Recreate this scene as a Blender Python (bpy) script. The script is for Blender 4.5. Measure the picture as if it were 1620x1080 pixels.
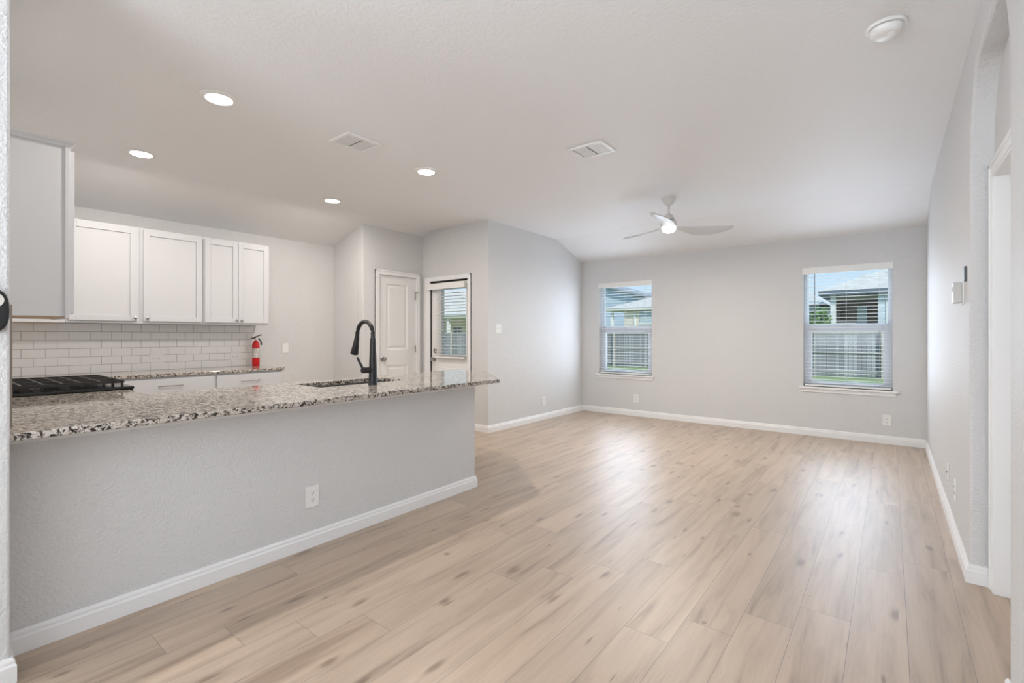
import bpy, bmesh, math, random
from mathutils import Vector, Matrix
for o in list(bpy.data.objects):
    bpy.data.objects.remove(o)
C = bpy.context.scene.collection
R = math.radians
PI = math.pi

# ------------------------------------------------------------------ camera
cd = bpy.data.cameras.new('camera')
cam = bpy.data.objects.new('camera', cd)
C.objects.link(cam)
cam.location = (0, 0, 1.25)
cam.rotation_euler = (R(90), 0, R(38.4))
cd.sensor_width = 36
cd.lens = 755 / 1620 * 36
cd.shift_y = -9.6 / 1620
cd.clip_start = 0.02
bpy.context.scene.camera = cam
vs = bpy.context.scene.view_settings
vs.view_transform = 'Standard'
vs.look = 'None'
vs.gamma = 1
vs.use_curve_mapping = False
vs.exposure = 0.9

# ------------------------------------------------------------------ sky and sun
w = bpy.data.worlds.new('sky')
bpy.context.scene.world = w
w.use_nodes = True
nt = w.node_tree
bg = nt.nodes['Background']
tc = nt.nodes.new('ShaderNodeTexCoord')
sp = nt.nodes.new('ShaderNodeSeparateXYZ')
rp = nt.nodes.new('ShaderNodeValToRGB')
nt.links.new(tc.outputs['Generated'], sp.inputs[0])
nt.links.new(sp.outputs['Z'], rp.inputs[0])
nt.links.new(rp.outputs[0], bg.inputs[0])
el = rp.color_ramp.elements
el[0].position = 0.0
el[0].color = (0.72, 0.84, 0.95, 1)
el[1].position = 0.6
el[1].color = (0.30, 0.55, 0.90, 1)
e = el.new(0.16)
e.color = (0.50, 0.73, 0.95, 1)
bg.inputs[1].default_value = 0.58
sl = bpy.data.lights.new('sun', 'SUN')
sl.energy = 2.0
sl.angle = R(0.6)
sl.color = (1.0, 0.95, 0.87)
sun = bpy.data.objects.new('sun', sl)
C.objects.link(sun)
sun.location = (20, -10, 30)
sun.rotation_euler = Vector((0.60, -0.48, 0.66)).to_track_quat('Z', 'Y').to_euler()


def area(name, loc, direction, sx, sy, power, color=(1, 1, 1), shape='RECTANGLE', parent=None, spread=180):
    l = bpy.data.lights.new(name, 'AREA')
    l.shape = shape
    l.size = sx
    l.size_y = sy
    l.energy = power
    l.color = color
    l.spread = R(spread)
    o = bpy.data.objects.new(name, l)
    C.objects.link(o)
    o.location = loc
    o.rotation_euler = Vector(direction).to_track_quat('-Z', 'Y').to_euler()
    if parent:
        o.parent = parent
    return o


# daylight arriving through the windows of the back wall, plus two added fill lamps behind the camera
P_WIN, P_REAR, P_SPOT, P_FAN = 7.3, 84.0, 8.6, 15.0
COOL, WARM = (0.83, 0.95, 1.13), (1.0, 0.915, 0.845)
area('daylight_window', (-3.29, 6.935, 1.34), (0, -1, 0.0), 0.84, 1.36, P_WIN, COOL)
for wx in (-3.29, -0.42):
    area('skylight_on_blind', (wx, 7.19, 1.36), (0, -1, 0), 0.84, 1.36, 3.0, COOL)
area('daylight_window', (-0.42, 6.935, 1.34), (0, -1, 0.0), 0.84, 1.36, P_WIN, COOL)
area('rear_fill_lamp', (-0.90, -2.80, 1.30), (0, 0.40, 0.92), 1.7, 1.7, P_REAR, (0.91, 0.98, 1.075))
area('rear_fill_lamp', (-4.20, -2.80, 1.30), (0.1, 0.40, 0.92), 1.7, 1.7, P_REAR, (0.91, 0.98, 1.075))


# ------------------------------------------------------------------ material helpers
def mat(name, color, rough=0.5, metal=0.0, bump=None, spec=None, emit=None):
    m = bpy.data.materials.new(name)
    m.use_nodes = True
    b = m.node_tree.nodes['Principled BSDF']
    b.inputs['Base Color'].default_value = (*color, 1)
    b.inputs['Roughness'].default_value = rough
    b.inputs['Metallic'].default_value = metal
    if spec is not None:
        b.inputs['Specular IOR Level'].default_value = spec
    if emit:
        b.inputs['Emission Color'].default_value = (*emit[0], 1)
        b.inputs['Emission Strength'].default_value = emit[1]
    if bump:
        scale, strength, dist = bump
        t = m.node_tree
        co = t.nodes.new('ShaderNodeTexCoord')
        n = t.nodes.new('ShaderNodeTexNoise')
        n.inputs['Scale'].default_value = scale
        n.inputs['Detail'].default_value = 3
        bp = t.nodes.new('ShaderNodeBump')
        bp.inputs['Strength'].default_value = strength
        bp.inputs['Distance'].default_value = dist
        t.links.new(co.outputs['Object'], n.inputs['Vector'])
        t.links.new(n.outputs[0], bp.inputs['Height'])
        t.links.new(bp.outputs[0], b.inputs['Normal'])
    return m


class N:
    """small node-graph helper"""
    def __init__(s, m):
        s.t = m.node_tree
        s.b = s.t.nodes['Principled BSDF']

    def new(s, kind, **kw):
        n = s.t.nodes.new(kind)
        for k, v in kw.items():
            setattr(n, k, v)
        return n

    def link(s, a, b):
        s.t.links.new(a, b)

    def put(s, v, sock):
        if isinstance(v, (int, float)):
            sock.default_value = v
        elif isinstance(v, tuple):
            sock.default_value = v
        else:
            s.link(v, sock)

    def math(s, op, a, b=0.0, c=0.0):
        n = s.new('ShaderNodeMath', operation=op)
        s.put(a, n.inputs[0])
        s.put(b, n.inputs[1])
        s.put(c, n.inputs[2])
        return n.outputs[0]

    def vec(s, x, y, z):
        n = s.new('ShaderNodeCombineXYZ')
        for i, v in enumerate((x, y, z)):
            s.put(v, n.inputs[i])
        return n.outputs[0]

    def noise(s, v, scale, detail=3, rough=0.5, dist=0.0):
        n = s.new('ShaderNodeTexNoise')
        s.link(v, n.inputs['Vector'])
        n.inputs['Scale'].default_value = scale
        n.inputs['Detail'].default_value = detail
        n.inputs['Roughness'].default_value = rough
        n.inputs['Distortion'].default_value = dist
        return n.outputs[0]

    def ramp(s, v, stops):
        n = s.new('ShaderNodeValToRGB')
        s.link(v, n.inputs[0])
        e = n.color_ramp.elements
        while len(e) < len(stops):
            e.new(0.5)
        for k, (p, c) in enumerate(stops):
            e[k].position = p
            e[k].color = (*c, 1) if len(c) == 3 else c
        return n.outputs[0]

    def mix(s, f, a, b, mode='MIX'):
        n = s.new('ShaderNodeMix', data_type='RGBA', blend_type=mode)
        s.put(f, n.inputs[0])
        s.put(a, n.inputs[6])
        s.put(b, n.inputs[7])
        return n.outputs[2]


wall_m = mat('painted_wall', (0.698, 0.698, 0.693), 0.55, bump=(85, 0.7, 0.008))
ceil_m = mat('textured_ceiling', (0.865, 0.867, 0.87), 0.6, bump=(55, 0.42, 0.007))
trim_m = mat('white_trim', (0.87, 0.87, 0.865), 0.35)
cab_m = mat('white_cabinet', (0.64, 0.65, 0.665), 0.4)
inner_m = mat('raw_wood_edge', (0.55, 0.40, 0.26), 0.6)
door_m = mat('white_door', (0.84, 0.84, 0.825), 0.4)
plastic_m = mat('white_plastic', (0.86, 0.86, 0.84), 0.35)
slot_m = mat('socket_slot', (0.06, 0.06, 0.06), 0.6)
steel_m = mat('brushed_steel', (0.40, 0.395, 0.385), 0.30, 1.0)
black_m = mat('matte_black', (0.012, 0.012, 0.013), 0.38)
gap_m = mat('dark_gap_shade', (0.05, 0.047, 0.045), 0.8)  # shade of the door gaps, put into the colour
iron_m = mat('cast_iron', (0.018, 0.016, 0.015), 0.45)
enamel_m = mat('black_enamel', (0.012, 0.012, 0.012), 0.16)
slat_m = mat('blind_slat', (0.87, 0.87, 0.87), 0.45)
cord_m = mat('blind_cord', (0.75, 0.75, 0.75), 0.8)
wand_m = mat('blind_wand', (0.22, 0.24, 0.27), 0.3)
vinyl_m = mat('window_vinyl', (0.78, 0.81, 0.86), 0.4)
fan_m = mat('fan_white', (0.66, 0.66, 0.66), 0.35)
fan2_m = mat('fan_housing', (0.72, 0.715, 0.70), 0.35)
fanlens_m = mat('fan_lens', (1, 1, 1), 0.5, emit=((1, 0.97, 0.9), 1.3))
lens_m = mat('lamp_lens', (1, 1, 1), 0.5, emit=((1, 0.97, 0.9), 9.0))
red_m = mat('red_enamel', (0.62, 0.012, 0.016), 0.28)
grey_m = mat('grey_plastic', (0.30, 0.30, 0.30), 0.45)
beige_m = mat('thermostat_body', (0.62, 0.61, 0.58), 0.4)

# glass: clear pane with a faint reflection
glass_m = bpy.data.materials.new('window_glass')
glass_m.use_nodes = True
t = glass_m.node_tree
t.nodes.remove(t.nodes['Principled BSDF'])
tr = t.nodes.new('ShaderNodeBsdfTransparent')
tr.inputs[0].default_value = (0.95, 0.97, 0.97, 1)
gl = t.nodes.new('ShaderNodeBsdfGlossy')
gl.inputs['Roughness'].default_value = 0.02
mx = t.nodes.new('ShaderNodeMixShader')
mx.inputs[0].default_value = 0.006
t.links.new(tr.outputs[0], mx.inputs[1])
t.links.new(gl.outputs[0], mx.inputs[2])
t.links.new(mx.outputs[0], t.nodes['Material Output'].inputs[0])


def make_floor():
    m = mat('oak_plank_floor', (0.5, 0.45, 0.4), 0.46)
    g = N(m)
    co = g.new('ShaderNodeTexCoord').outputs['Object']
    s = g.new('ShaderNodeSeparateXYZ')
    g.link(co, s.inputs[0])
    x, y = s.outputs[0], s.outputs[1]
    W_, L_ = 0.1905, 1.288
    u = g.math('DIVIDE', g.math('ADD', x, 0.135 + 40 * W_), W_)
    lane = g.math('FLOOR', u)
    fu = g.math('FRACT', u)
    k = g.math('MODULO', g.math('SUBTRACT', 139.0, lane), 4.0)       # staggered four-lane pattern
    off = g.math('SUBTRACT', 1.262, g.math('MULTIPLY', k, 0.212))
    v = g.math('DIVIDE', g.math('SUBTRACT', g.math('ADD', y, 20 * L_), off), L_)
    row = g.math('FLOOR', v)
    fv = g.math('FRACT', v)
    wn = g.new('ShaderNodeTexWhiteNoise', noise_dimensions='2D')
    g.link(g.vec(lane, row, 0.0), wn.inputs['Vector'])
    rnd = wn.outputs['Value']
    # joints
    du = g.math('MULTIPLY', g.math('MINIMUM', fu, g.math('SUBTRACT', 1.0, fu)), W_)
    dv = g.math('MULTIPLY', g.math('MINIMUM', fv, g.math('SUBTRACT', 1.0, fv)), L_)
    d = g.math('MINIMUM', du, dv)
    joint = g.math('LESS_THAN', d, 0.0011)
    # every plank samples its own stretch of grain
    sh = g.math('MULTIPLY', rnd, 37.0)
    pv = g.vec(g.math('ADD', g.math('MULTIPLY', x, 9.0), sh), g.math('ADD', g.math('MULTIPLY', y, 0.8), g.math('MULTIPLY', sh, 1.7)), sh)
    grain = g.noise(pv, 1.7, 4, 0.55, 0.7)
    pv2 = g.vec(g.math('ADD', g.math('MULTIPLY', x, 60.0), sh), g.math('ADD', g.math('MULTIPLY', y, 1.6), sh), sh)
    fine = g.noise(pv2, 2.0, 4, 0.6, 0.2)
    vo = g.new('ShaderNodeTexVoronoi', feature='F1', voronoi_dimensions='2D')
    wob = g.noise(pv, 1.6, 3, 0.5)
    g.link(g.vec(g.math('ADD', g.math('ADD', g.math('MULTIPLY', x, 7.6), g.math('MULTIPLY', wob, 1.1)), sh), g.math('ADD', g.math('MULTIPLY', y, 2.3), g.math('MULTIPLY', sh, 1.3)), 0.0), vo.inputs['Vector'])
    vo.inputs['Scale'].default_value = 1.0
    vo.inputs['Randomness'].default_value = 1.0
    pick = g.new('ShaderNodeSeparateColor')
    g.link(vo.outputs['Color'], pick.inputs[0])
    size = g.math('MULTIPLY', g.math('MAXIMUM', g.math('SUBTRACT', pick.outputs[0], 0.52), 0.0), 0.46)
    knot = g.math('DIVIDE', vo.outputs['Distance'], g.math('ADD', size, 0.02))
    base = g.ramp(grain, [(0.28, (0.285, 0.198, 0.135)), (0.42, (0.415, 0.310, 0.222)), (0.56, (0.485, 0.372, 0.272)), (0.8, (0.53, 0.415, 0.31))])
    fr = g.ramp(fine, [(0.3, (0.94, 0.935, 0.93)), (0.65, (1.03, 1.03, 1.03))])
    c1 = g.mix(1.0, base, fr, 'MULTIPLY')
    kr = g.ramp(knot, [(0.15, (0.50, 0.44, 0.40)), (0.42, (0.66, 0.60, 0.56)), (0.62, (0.88, 0.86, 0.84)), (1.0, (1, 1, 1))])
    c2 = g.mix(1.0, c1, kr, 'MULTIPLY')
    tint = g.ramp(rnd, [(0.0, (0.93, 0.92, 0.90)), (0.5, (1.0, 0.985, 0.97)), (1.0, (1.06, 1.04, 1.02))])
    c3 = g.mix(1.0, c2, tint, 'MULTIPLY')
    c4 = g.mix(joint, c3, (0.20, 0.15, 0.115, 1))
    g.b.inputs['Specular IOR Level'].default_value = 0.8
    g.b.inputs['Coat Weight'].default_value = 0.75
    g.b.inputs['Coat Roughness'].default_value = 0.40
    g.link(c4, g.b.inputs['Base Color'])
    bp = g.new('ShaderNodeBump')
    bp.inputs['Strength'].default_value = 0.12
    bp.inputs['Distance'].default_value = 0.002
    g.link(fine, bp.inputs['Height'])
    g.link(bp.outputs[0], g.b.inputs['Normal'])
    return m


def make_granite():
    m = mat('speckled_granite', (0.5, 0.5, 0.5), 0.07)
    g = N(m)
    co = g.new('ShaderNodeTexCoord').outputs['Object']
    big = g.noise(co, 26, 4, 0.6, 0.6)
    mid = g.noise(co, 60, 5, 0.65, 0.6)
    sm = g.noise(co, 190, 3, 0.6)
    base = g.ramp(big, [(0.33, (0.52, 0.475, 0.42)), (0.5, (0.60, 0.56, 0.505)), (0.66, (0.645, 0.61, 0.56))])
    sp1 = g.ramp(mid, [(0.39, (0.03, 0.026, 0.024)), (0.465, (0.17, 0.14, 0.12)), (0.50, (1, 1, 1))])
    sp2 = g.ramp(sm, [(0.36, (0.45, 0.40, 0.36)), (0.48, (1, 1, 1))])
    c1 = g.mix(1.0, base, sp1, 'MULTIPLY')
    c2 = g.mix(1.0, c1, sp2, 'MULTIPLY')
    g.link(c2, g.b.inputs['Base Color'])
    return m


def make_tile():
    m = mat('white_subway_tile', (0.8, 0.8, 0.8), 0.18)
    g = N(m)
    co = g.new('ShaderNodeTexCoord').outputs['Object']
    s = g.new('ShaderNodeSeparateXYZ')
    g.link(co, s.inputs[0])
    L_, H_ = 0.1555, 0.0787
    along = g.math('ADD', s.outputs[0], s.outputs[1])
    v = g.math('DIVIDE', g.math('SUBTRACT', s.outputs[2], 0.891), H_)
    row = g.math('FLOOR', v)
    fv = g.math('FRACT', v)
    odd = g.math('MODULO', g.math('ADD', row, 10.0), 2.0)
    u = g.math('ADD', g.math('DIVIDE', g.math('ADD', along, 20 * L_ + 0.0), L_), g.math('MULTIPLY', g.math('SUBTRACT', 1.0, odd), 0.5))
    fu = g.math('FRACT', u)
    du = g.math('MULTIPLY', g.math('MINIMUM', fu, g.math('SUBTRACT', 1.0, fu)), L_)
    dv = g.math('MULTIPLY', g.math('MINIMUM', fv, g.math('SUBTRACT', 1.0, fv)), H_)
    d = g.math('MINIMUM', du, dv)
    joint = g.math('LESS_THAN', d, 0.0017)
    c = g.mix(joint, (0.90, 0.895, 0.885, 1), (0.36, 0.345, 0.325, 1))
    g.link(c, g.b.inputs['Base Color'])
    g.link(g.math('ADD', g.math('MULTIPLY', joint, 0.6), 0.18), g.b.inputs['Roughness'])
    bp = g.new('ShaderNodeBump')
    bp.inputs['Strength'].default_value = 0.4
    bp.inputs['Distance'].default_value = 0.002
    g.link(g.math('SUBTRACT', 1.0, joint), bp.inputs['Height'])
    g.link(bp.outputs[0], g.b.inputs['Normal'])
    return m


def stripes(name, color, dark, pitch, axis='Z', width=0.12, rough=0.7, vary=0.12):
    """boards or siding: a dark joint every pitch along one axis, each board a little different"""
    m = mat(name, color, rough)
    g = N(m)
    co = g.new('ShaderNodeTexCoord').outputs['Object']
    s = g.new('ShaderNodeSeparateXYZ')
    g.link(co, s.inputs[0])
    u = g.math('DIVIDE', g.math('ADD', s.outputs['XYZ'.index(axis)], 200 * pitch), pitch)
    f = g.math('FRACT', u)
    wn = g.new('ShaderNodeTexWhiteNoise', noise_dimensions='1D')
    g.link(g.math('FLOOR', u), wn.inputs['W'])
    sc = g.math('ADD', g.math('MULTIPLY', wn.outputs['Value'], 2 * vary), 1 - vary)
    col = g.mix(1.0, (*color, 1), g.vec(sc, sc, sc), 'MULTIPLY')
    g.link(g.mix(g.math('LESS_THAN', f, width), col, (*dark, 1)), g.b.inputs['Base Color'])
    return m


def noisy(name, c0, c1, scale, rough=0.8, stretch=(1, 1, 1)):
    m = mat(name, c0, rough)
    g = N(m)
    co = g.new('ShaderNodeTexCoord').outputs['Object']
    mp = g.new('ShaderNodeMapping')
    mp.inputs['Scale'].default_value = stretch
    g.link(co, mp.inputs[0])
    n = g.noise(mp.outputs[0], scale, 4, 0.6)
    g.link(g.ramp(n, [(0.35, c0), (0.65, c1)]), g.b.inputs['Base Color'])
    return m


floor_m = make_floor()
granite_m = make_granite()
tile_m = make_tile()


# ------------------------------------------------------------------ mesh helpers
class MB:
    def __init__(s):
        s.m = bmesh.new()

    def box(s, x0, x1, y0, y1, z0, z1):
        v = [s.m.verts.new((x, y, z)) for x in (x0, x1) for y in (y0, y1) for z in (z0, z1)]
        for f in ((0, 1, 3, 2), (4, 6, 7, 5), (0, 4, 5, 1), (2, 3, 7, 6), (0, 2, 6, 4), (1, 5, 7, 3)):
            s.m.faces.new([v[i] for i in f])
        return s

    def cbox(s, c, size):
        return s.box(c[0] - size[0] / 2, c[0] + size[0] / 2, c[1] - size[1] / 2, c[1] + size[1] / 2, c[2] - size[2] / 2, c[2] + size[2] / 2)

    def prism(s, pts, axis, a, b):
        """polygon (two coords) extruded along axis from a to b"""
        def p3(p, t):
            return {'x': (t, p[0], p[1]), 'y': (p[0], t, p[1]), 'z': (p[0], p[1], t)}[axis]
        A = [s.m.verts.new(p3(p, a)) for p in pts]
        B = [s.m.verts.new(p3(p, b)) for p in pts]
        s.m.faces.new(A)
        s.m.faces.new(B[::-1])
        n = len(pts)
        for i in range(n):
            s.m.faces.new([A[i], A[(i + 1) % n], B[(i + 1) % n], B[i]])
        return s

    def poly(s, pts):
        s.m.faces.new([s.m.verts.new(p) for p in pts])
        return s

    def lathe(s, prof, c=(0, 0, 0), axis='z', n=32):
        """profile [(r, h)] turned round an axis through c"""
        rings = []
        for r, h in prof:
            ring = []
            for i in range(n):
                a = 2 * PI * i / n
                q = (r * math.cos(a), r * math.sin(a))
                p = {'z': (q[0], q[1], h), 'x': (h, q[0], q[1]), 'y': (q[0], h, q[1])}[axis]
                ring.append(s.m.verts.new((c[0] + p[0], c[1] + p[1], c[2] + p[2])))
            rings.append(ring)
        for a, b in zip(rings, rings[1:]):
            for i in range(n):
                s.m.faces.new([a[i], a[(i + 1) % n], b[(i + 1) % n], b[i]])
        if prof[0][0] > 1e-6:
            s.m.faces.new(rings[0][::-1])
        if prof[-1][0] > 1e-6:
            s.m.faces.new(rings[-1])
        return s

    def tube(s, path, rad, n=12, flat=None):
        """sweep a circle (or ellipse) along a path; rad is one radius or a list"""
        P = [Vector(p) for p in path]
        rads = rad if isinstance(rad, (list, tuple)) else [rad] * len(P)
        rings = []
        up = Vector((0, 0, 1))
        for i, p in enumerate(P):
            d = (P[min(i + 1, len(P) - 1)] - P[max(i - 1, 0)]).normalized()
            a = d.cross(up if abs(d.dot(up)) < 0.95 else Vector((0, 1, 0))).normalized()
            b = d.cross(a).normalized()
            rings.append([s.m.verts.new(p + rads[i] * (math.cos(2 * PI * k / n) * a + math.sin(2 * PI * k / n) * b)) for k in range(n)])
        for a, b in zip(rings, rings[1:]):
            for k in range(n):
                s.m.faces.new([a[k], a[(k + 1) % n], b[(k + 1) % n], b[k]])
        s.m.faces.new(rings[0][::-1])
        s.m.faces.new(rings[-1])
        return s

    def build(s, name, m, parent=None, bevel=0.0, smooth=False, loc=None):
        bmesh.ops.recalc_face_normals(s.m, faces=s.m.faces)
        me = bpy.data.meshes.new(name)
        s.m.to_mesh(me)
        s.m.free()
        if smooth:
            for p in me.polygons:
                p.use_smooth = True
            me.set_sharp_from_angle(angle=R(40))
        me.materials.append(m)
        o = bpy.data.objects.new(name, me)
        C.objects.link(o)
        if parent:
            o.parent = parent
        if loc:
            o.location = loc
        if bevel:
            bv = o.modifiers.new('bevel', 'BEVEL')
            bv.width = bevel
            bv.segments = 2
            bv.limit_method = 'ANGLE'
        return o


def thing(name, label, cat, loc=(0, 0, 0), rz=0.0, group=None):
    o = bpy.data.objects.new(name, None)
    o.empty_display_size = 0.1
    C.objects.link(o)
    o.location = loc
    o.rotation_euler = (0, 0, rz)
    o['label'] = label
    o['category'] = cat
    if group:
        o['group'] = group
    return o


def tag(o, label, cat, group=None):
    o['label'] = label
    o['category'] = cat
    if group:
        o['group'] = group
    return o


def struct(o):
    o['kind'] = 'structure'
    return o


def dup(root, loc, rz, label, group=None):
    r = root.copy()
    C.objects.link(r)
    r.location = loc
    r.rotation_euler = (0, 0, rz)
    r['label'] = label
    if group:
        r['group'] = group
    for ch in list(root.children):
        c = ch.copy()
        C.objects.link(c)
        c.parent = r
        for g in list(ch.children):
            d = g.copy()
            C.objects.link(d)
            d.parent = c
    return r


# ------------------------------------------------------------------ main dimensions
XR, XL, XP, XK = 0.316, -4.04, -5.293, -5.978       # wall faces: right, living left, pantry, kitchen
YB, YD, YJ, YN = 7.0, 4.61, 3.603, 0.224            # back wall, door wall, pantry jog, near kitchen wall
XS = -2.483                                         # end of the near kitchen wall
ZC, ZW = 2.735, 2.46                                # flat ceiling, top of the walls under the slopes
CT, CT0 = 0.891, 0.862                              # countertop top and underside

# ------------------------------------------------------------------ floor, ceiling
struct(MB().box(-6.2, 2.2, -3.6, 7.1, -0.12, 0.0).build('floor', floor_m))
CX, CY = -5.12, 6.20
mb = MB()
mb.poly([(CX, -3.6, ZC), (2.2, -3.6, ZC), (2.2, CY, ZC), (CX, CY, ZC)])
sk, sb = (ZC - ZW) / (CX - XK), (ZC - ZW) / (YB - CY)
mb.poly([(CX, -3.6, ZC), (CX, CY, ZC), (-6.2, CY, ZC - sk * (CX + 6.2)), (-6.2, -3.6, ZC - sk * (CX + 6.2))])
mb.poly([(CX, CY, ZC), (2.2, CY, ZC), (2.2, 7.2, ZC - sb * (7.2 - CY)), (CX, 7.2, ZC - sb * (7.2 - CY))])
mb.box(-6.4, 2.4, -3.8, 7.4, 2.95, 3.05)
struct(mb.build('ceiling', ceil_m))

# ------------------------------------------------------------------ walls
W1 = dict(x0=-3.732, x1=-2.842, z0=0.632, z1=2.075)      # window openings in the back wall
W2 = dict(x0=-0.858, x1=0.022, z0=0.612, z1=2.075)
mb = MB()
xs = [XL - 0.15, W1['x0'], W1['x1'], W2['x0'], W2['x1'], XR + 0.3]
for a, b in ((0, 1), (2, 3), (4, 5)):
    mb.box(xs[a], xs[b], YB, YB + 0.15, 0, 2.62)
for wd in (W1, W2):
    mb.box(wd['x0'], wd['x1'], YB, YB + 0.15, 0, wd['z0'])
    mb.box(wd['x0'], wd['x1'], YB, YB + 0.15, wd['z1'], 2.62)
struct(mb.build('wall_back', wall_m))

# right wall with the arched opening
pts = [(7.0, 0.0), (7.0, 2.9), (-3.5, 2.9), (-3.5, 0.0), (2.30, 0.0)]
ya0, ya1, zs, zt, rx = 2.30, 3.34, 2.10, 2.548, 0.30
arch = [(ya0, zs)]
for i in range(1, 13):
    a = PI / 2 * i / 12
    arch.append((ya0 + rx * (1 - math.cos(a)), zs + (zt - zs) * math.sin(a)))
for i in range(0, 13):
    a = PI / 2 * i / 12
    arch.append((ya1 - rx + rx * math.sin(a), zs + (zt - zs) * math.cos(a)))
pts += arch + [(ya1, 0.0)]
struct(MB().prism(pts, 'x', XR, XR + 0.125).build('wall_right', wall_m, bevel=0.012))
XH = XR + 0.088
mb = MB()                                                # wall behind the arch with a doorway
mb.box(XH, XH + 0.12, 3.262, 7.0, 0, 2.9).box(XH, XH + 0.12, 2.45, 3.262, 2.03, 2.9).box(XH, XH + 0.12, -3.5, 2.45, 0, 2.9)
struct(mb.build('wall_hall', wall_m))
d2 = struct(MB().box(XH + 0.07, XH + 0.11, 2.47, 3.245, 0.01, 2.015).build('door_3', door_m))
mb = MB()
mb.box(XH - 0.016, XH + 0.12, 3.245, 3.262, 0, 2.03).box(XH - 0.016, XH + 0.12, 2.45, 2.467, 0, 2.03).box(XH - 0.016, XH + 0.12, 2.45, 3.262, 2.015, 2.03)
mb.box(XH - 0.018, XH, 3.262, 3.322, 0, 2.09).box(XH - 0.018, XH, 2.39, 2.45, 0, 2.09).box(XH - 0.018, XH, 2.45, 3.262, 2.03, 2.09)
mb.box(XH - 0.024, XH, 3.300, 3.322, 0, 2.09).box(XH - 0.024, XH, 2.39, 3.322, 2.07, 2.092)
mb.build('door_casing', trim_m, d2, bevel=0.003)

struct(MB().box(XL - 0.15, XL, YD, YB + 0.15, 0, 2.9).build('wall_left', wall_m))
DO = dict(x0=-5.135, x1=-4.395, z1=2.012)                # back door opening
mb = MB()
mb.box(XP - 0.11, DO['x0'], YD, YD + 0.14, 0, 2.9).box(DO['x1'], XL - 0.15, YD, YD + 0.14, 0, 2.9).box(DO['x0'], DO['x1'], YD, YD + 0.14, DO['z1'], 2.9)
struct(mb.build('wall_back_door', wall_m))
PO = dict(y0=3.845, y1=4.472, z1=2.062)                  # pantry door opening
mb = MB()
mb.prism([(YJ, 0), (PO['y0'], 0), (PO['y0'], PO['z1']), (PO['y1'], PO['z1']), (PO['y1'], 0), (YD + 0.05, 0), (YD + 0.05, 2.9), (YJ, 2.9)], 'x', XP - 0.11, XP)
struct(mb.build('wall_pantry', wall_m, bevel=0.008))
struct(MB().box(XK - 0.12, XP - 0.11, YJ, YJ + 0.11, 0, 2.9).build('wall_pantry_return', wall_m))
struct(MB().box(XK - 0.12, XK, 0.1, YJ, 0, 2.9).build('wall_kitchen', wall_m))
struct(MB().box(XK - 0.12, XS, 0.115, YN, 0, ZC + 0.1).build('wall_kitchen_near', wall_m, bevel=0.008))
struct(MB().box(-6.2, 2.2, -3.30, -3.15, 0, 2.9).build('wall_rear', wall_m))
struct(MB().box(-6.2, -6.05, -3.45, 0.115, 0, 2.9).build('wall_rear_left', wall_m))
PX = -2.69                                               # dining side of the half wall
struct(MB().box(PX - 0.115, PX, YN, 2.90, 0, CT0).build('wall_half', wall_m, bevel=0.004))
struct(MB().box(PX - 0.06, PX + 0.016, YN, 2.905, 0.826, CT0 - 0.001).build('trim_1', trim_m, bevel=0.003))

# ------------------------------------------------------------------ baseboards
BP = [(0, 0), (0.016, 0), (0.016, 0.062), (0.011, 0.070), (0.011, 0.080), (0.005, 0.092), (0, 0.092)]


def baseboard(name, p0, p1, nrm, m0=0, m1=0):
    """profiled board from p0 to p1 at the foot of a wall whose face looks along nrm; m0, m1 are the mitres"""
    d = Vector((p1[0] - p0[0], p1[1] - p0[1]))
    L = d.length
    d.normalize()
    n = Vector(nrm)
    mb = MB()
    A, B = [], []
    for t, z in BP:
        a = Vector(p0) + n * t + d * (m0 * t)
        b = Vector(p0) + d * L + n * t - d * (m1 * t)
        A.append(mb.m.verts.new((a.x, a.y, z)))
        B.append(mb.m.verts.new((b.x, b.y, z)))
    k = len(BP)
    mb.m.faces.new(A)
    mb.m.faces.new(B[::-1])
    for i in range(k):
        mb.m.faces.new([A[i], A[(i + 1) % k], B[(i + 1) % k], B[i]])
    return struct(mb.build(name, trim_m))


baseboard('baseboard_back', (XL, YB), (XR, YB), (0, -1), 1, 1)
baseboard('baseboard_left', (XL, YD), (XL, YB), (1, 0), -1, 1)
baseboard('baseboard_right', (XR, 3.34), (XR, YB), (-1, 0), -1, 1)
baseboard('baseboard_arch', (XR, 3.34), (XH, 3.34), (0, -1), -1, 1)
baseboard('baseboard_right_near', (XR, -3.45), (XR, 2.30), (-1, 0), 0, -1)
baseboard('baseboard_back_door', (DO['x1'] + 0.05, YD), (XL, YD), (0, -1), 0, -1)
baseboard('baseboard_pantry', (XP, YJ), (XP, PO['y0'] - 0.06), (1, 0), -1, 0)
baseboard('baseboard_pantry_return', (XK, YJ), (XP, YJ), (0, -1), 0, -1)
baseboard('baseboard_kitchen', (XK, 2.60), (XK, YJ), (1, 0), 0, 1)
baseboard('baseboard_half_wall', (PX, YN), (PX, 2.90), (1, 0), 1, -1)
baseboard('baseboard_half_wall_end', (PX - 0.115, 2.90), (PX, 2.90), (0, 1), 0, -1)
baseboard('baseboard_near_end', (PX, YN), (XS, YN), (0, 1), 0, -1)
baseboard('baseboard_near_face', (XS, 0.115), (XS, YN), (1, 0), 0, -1)

# ------------------------------------------------------------------ windows of the back wall


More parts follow.
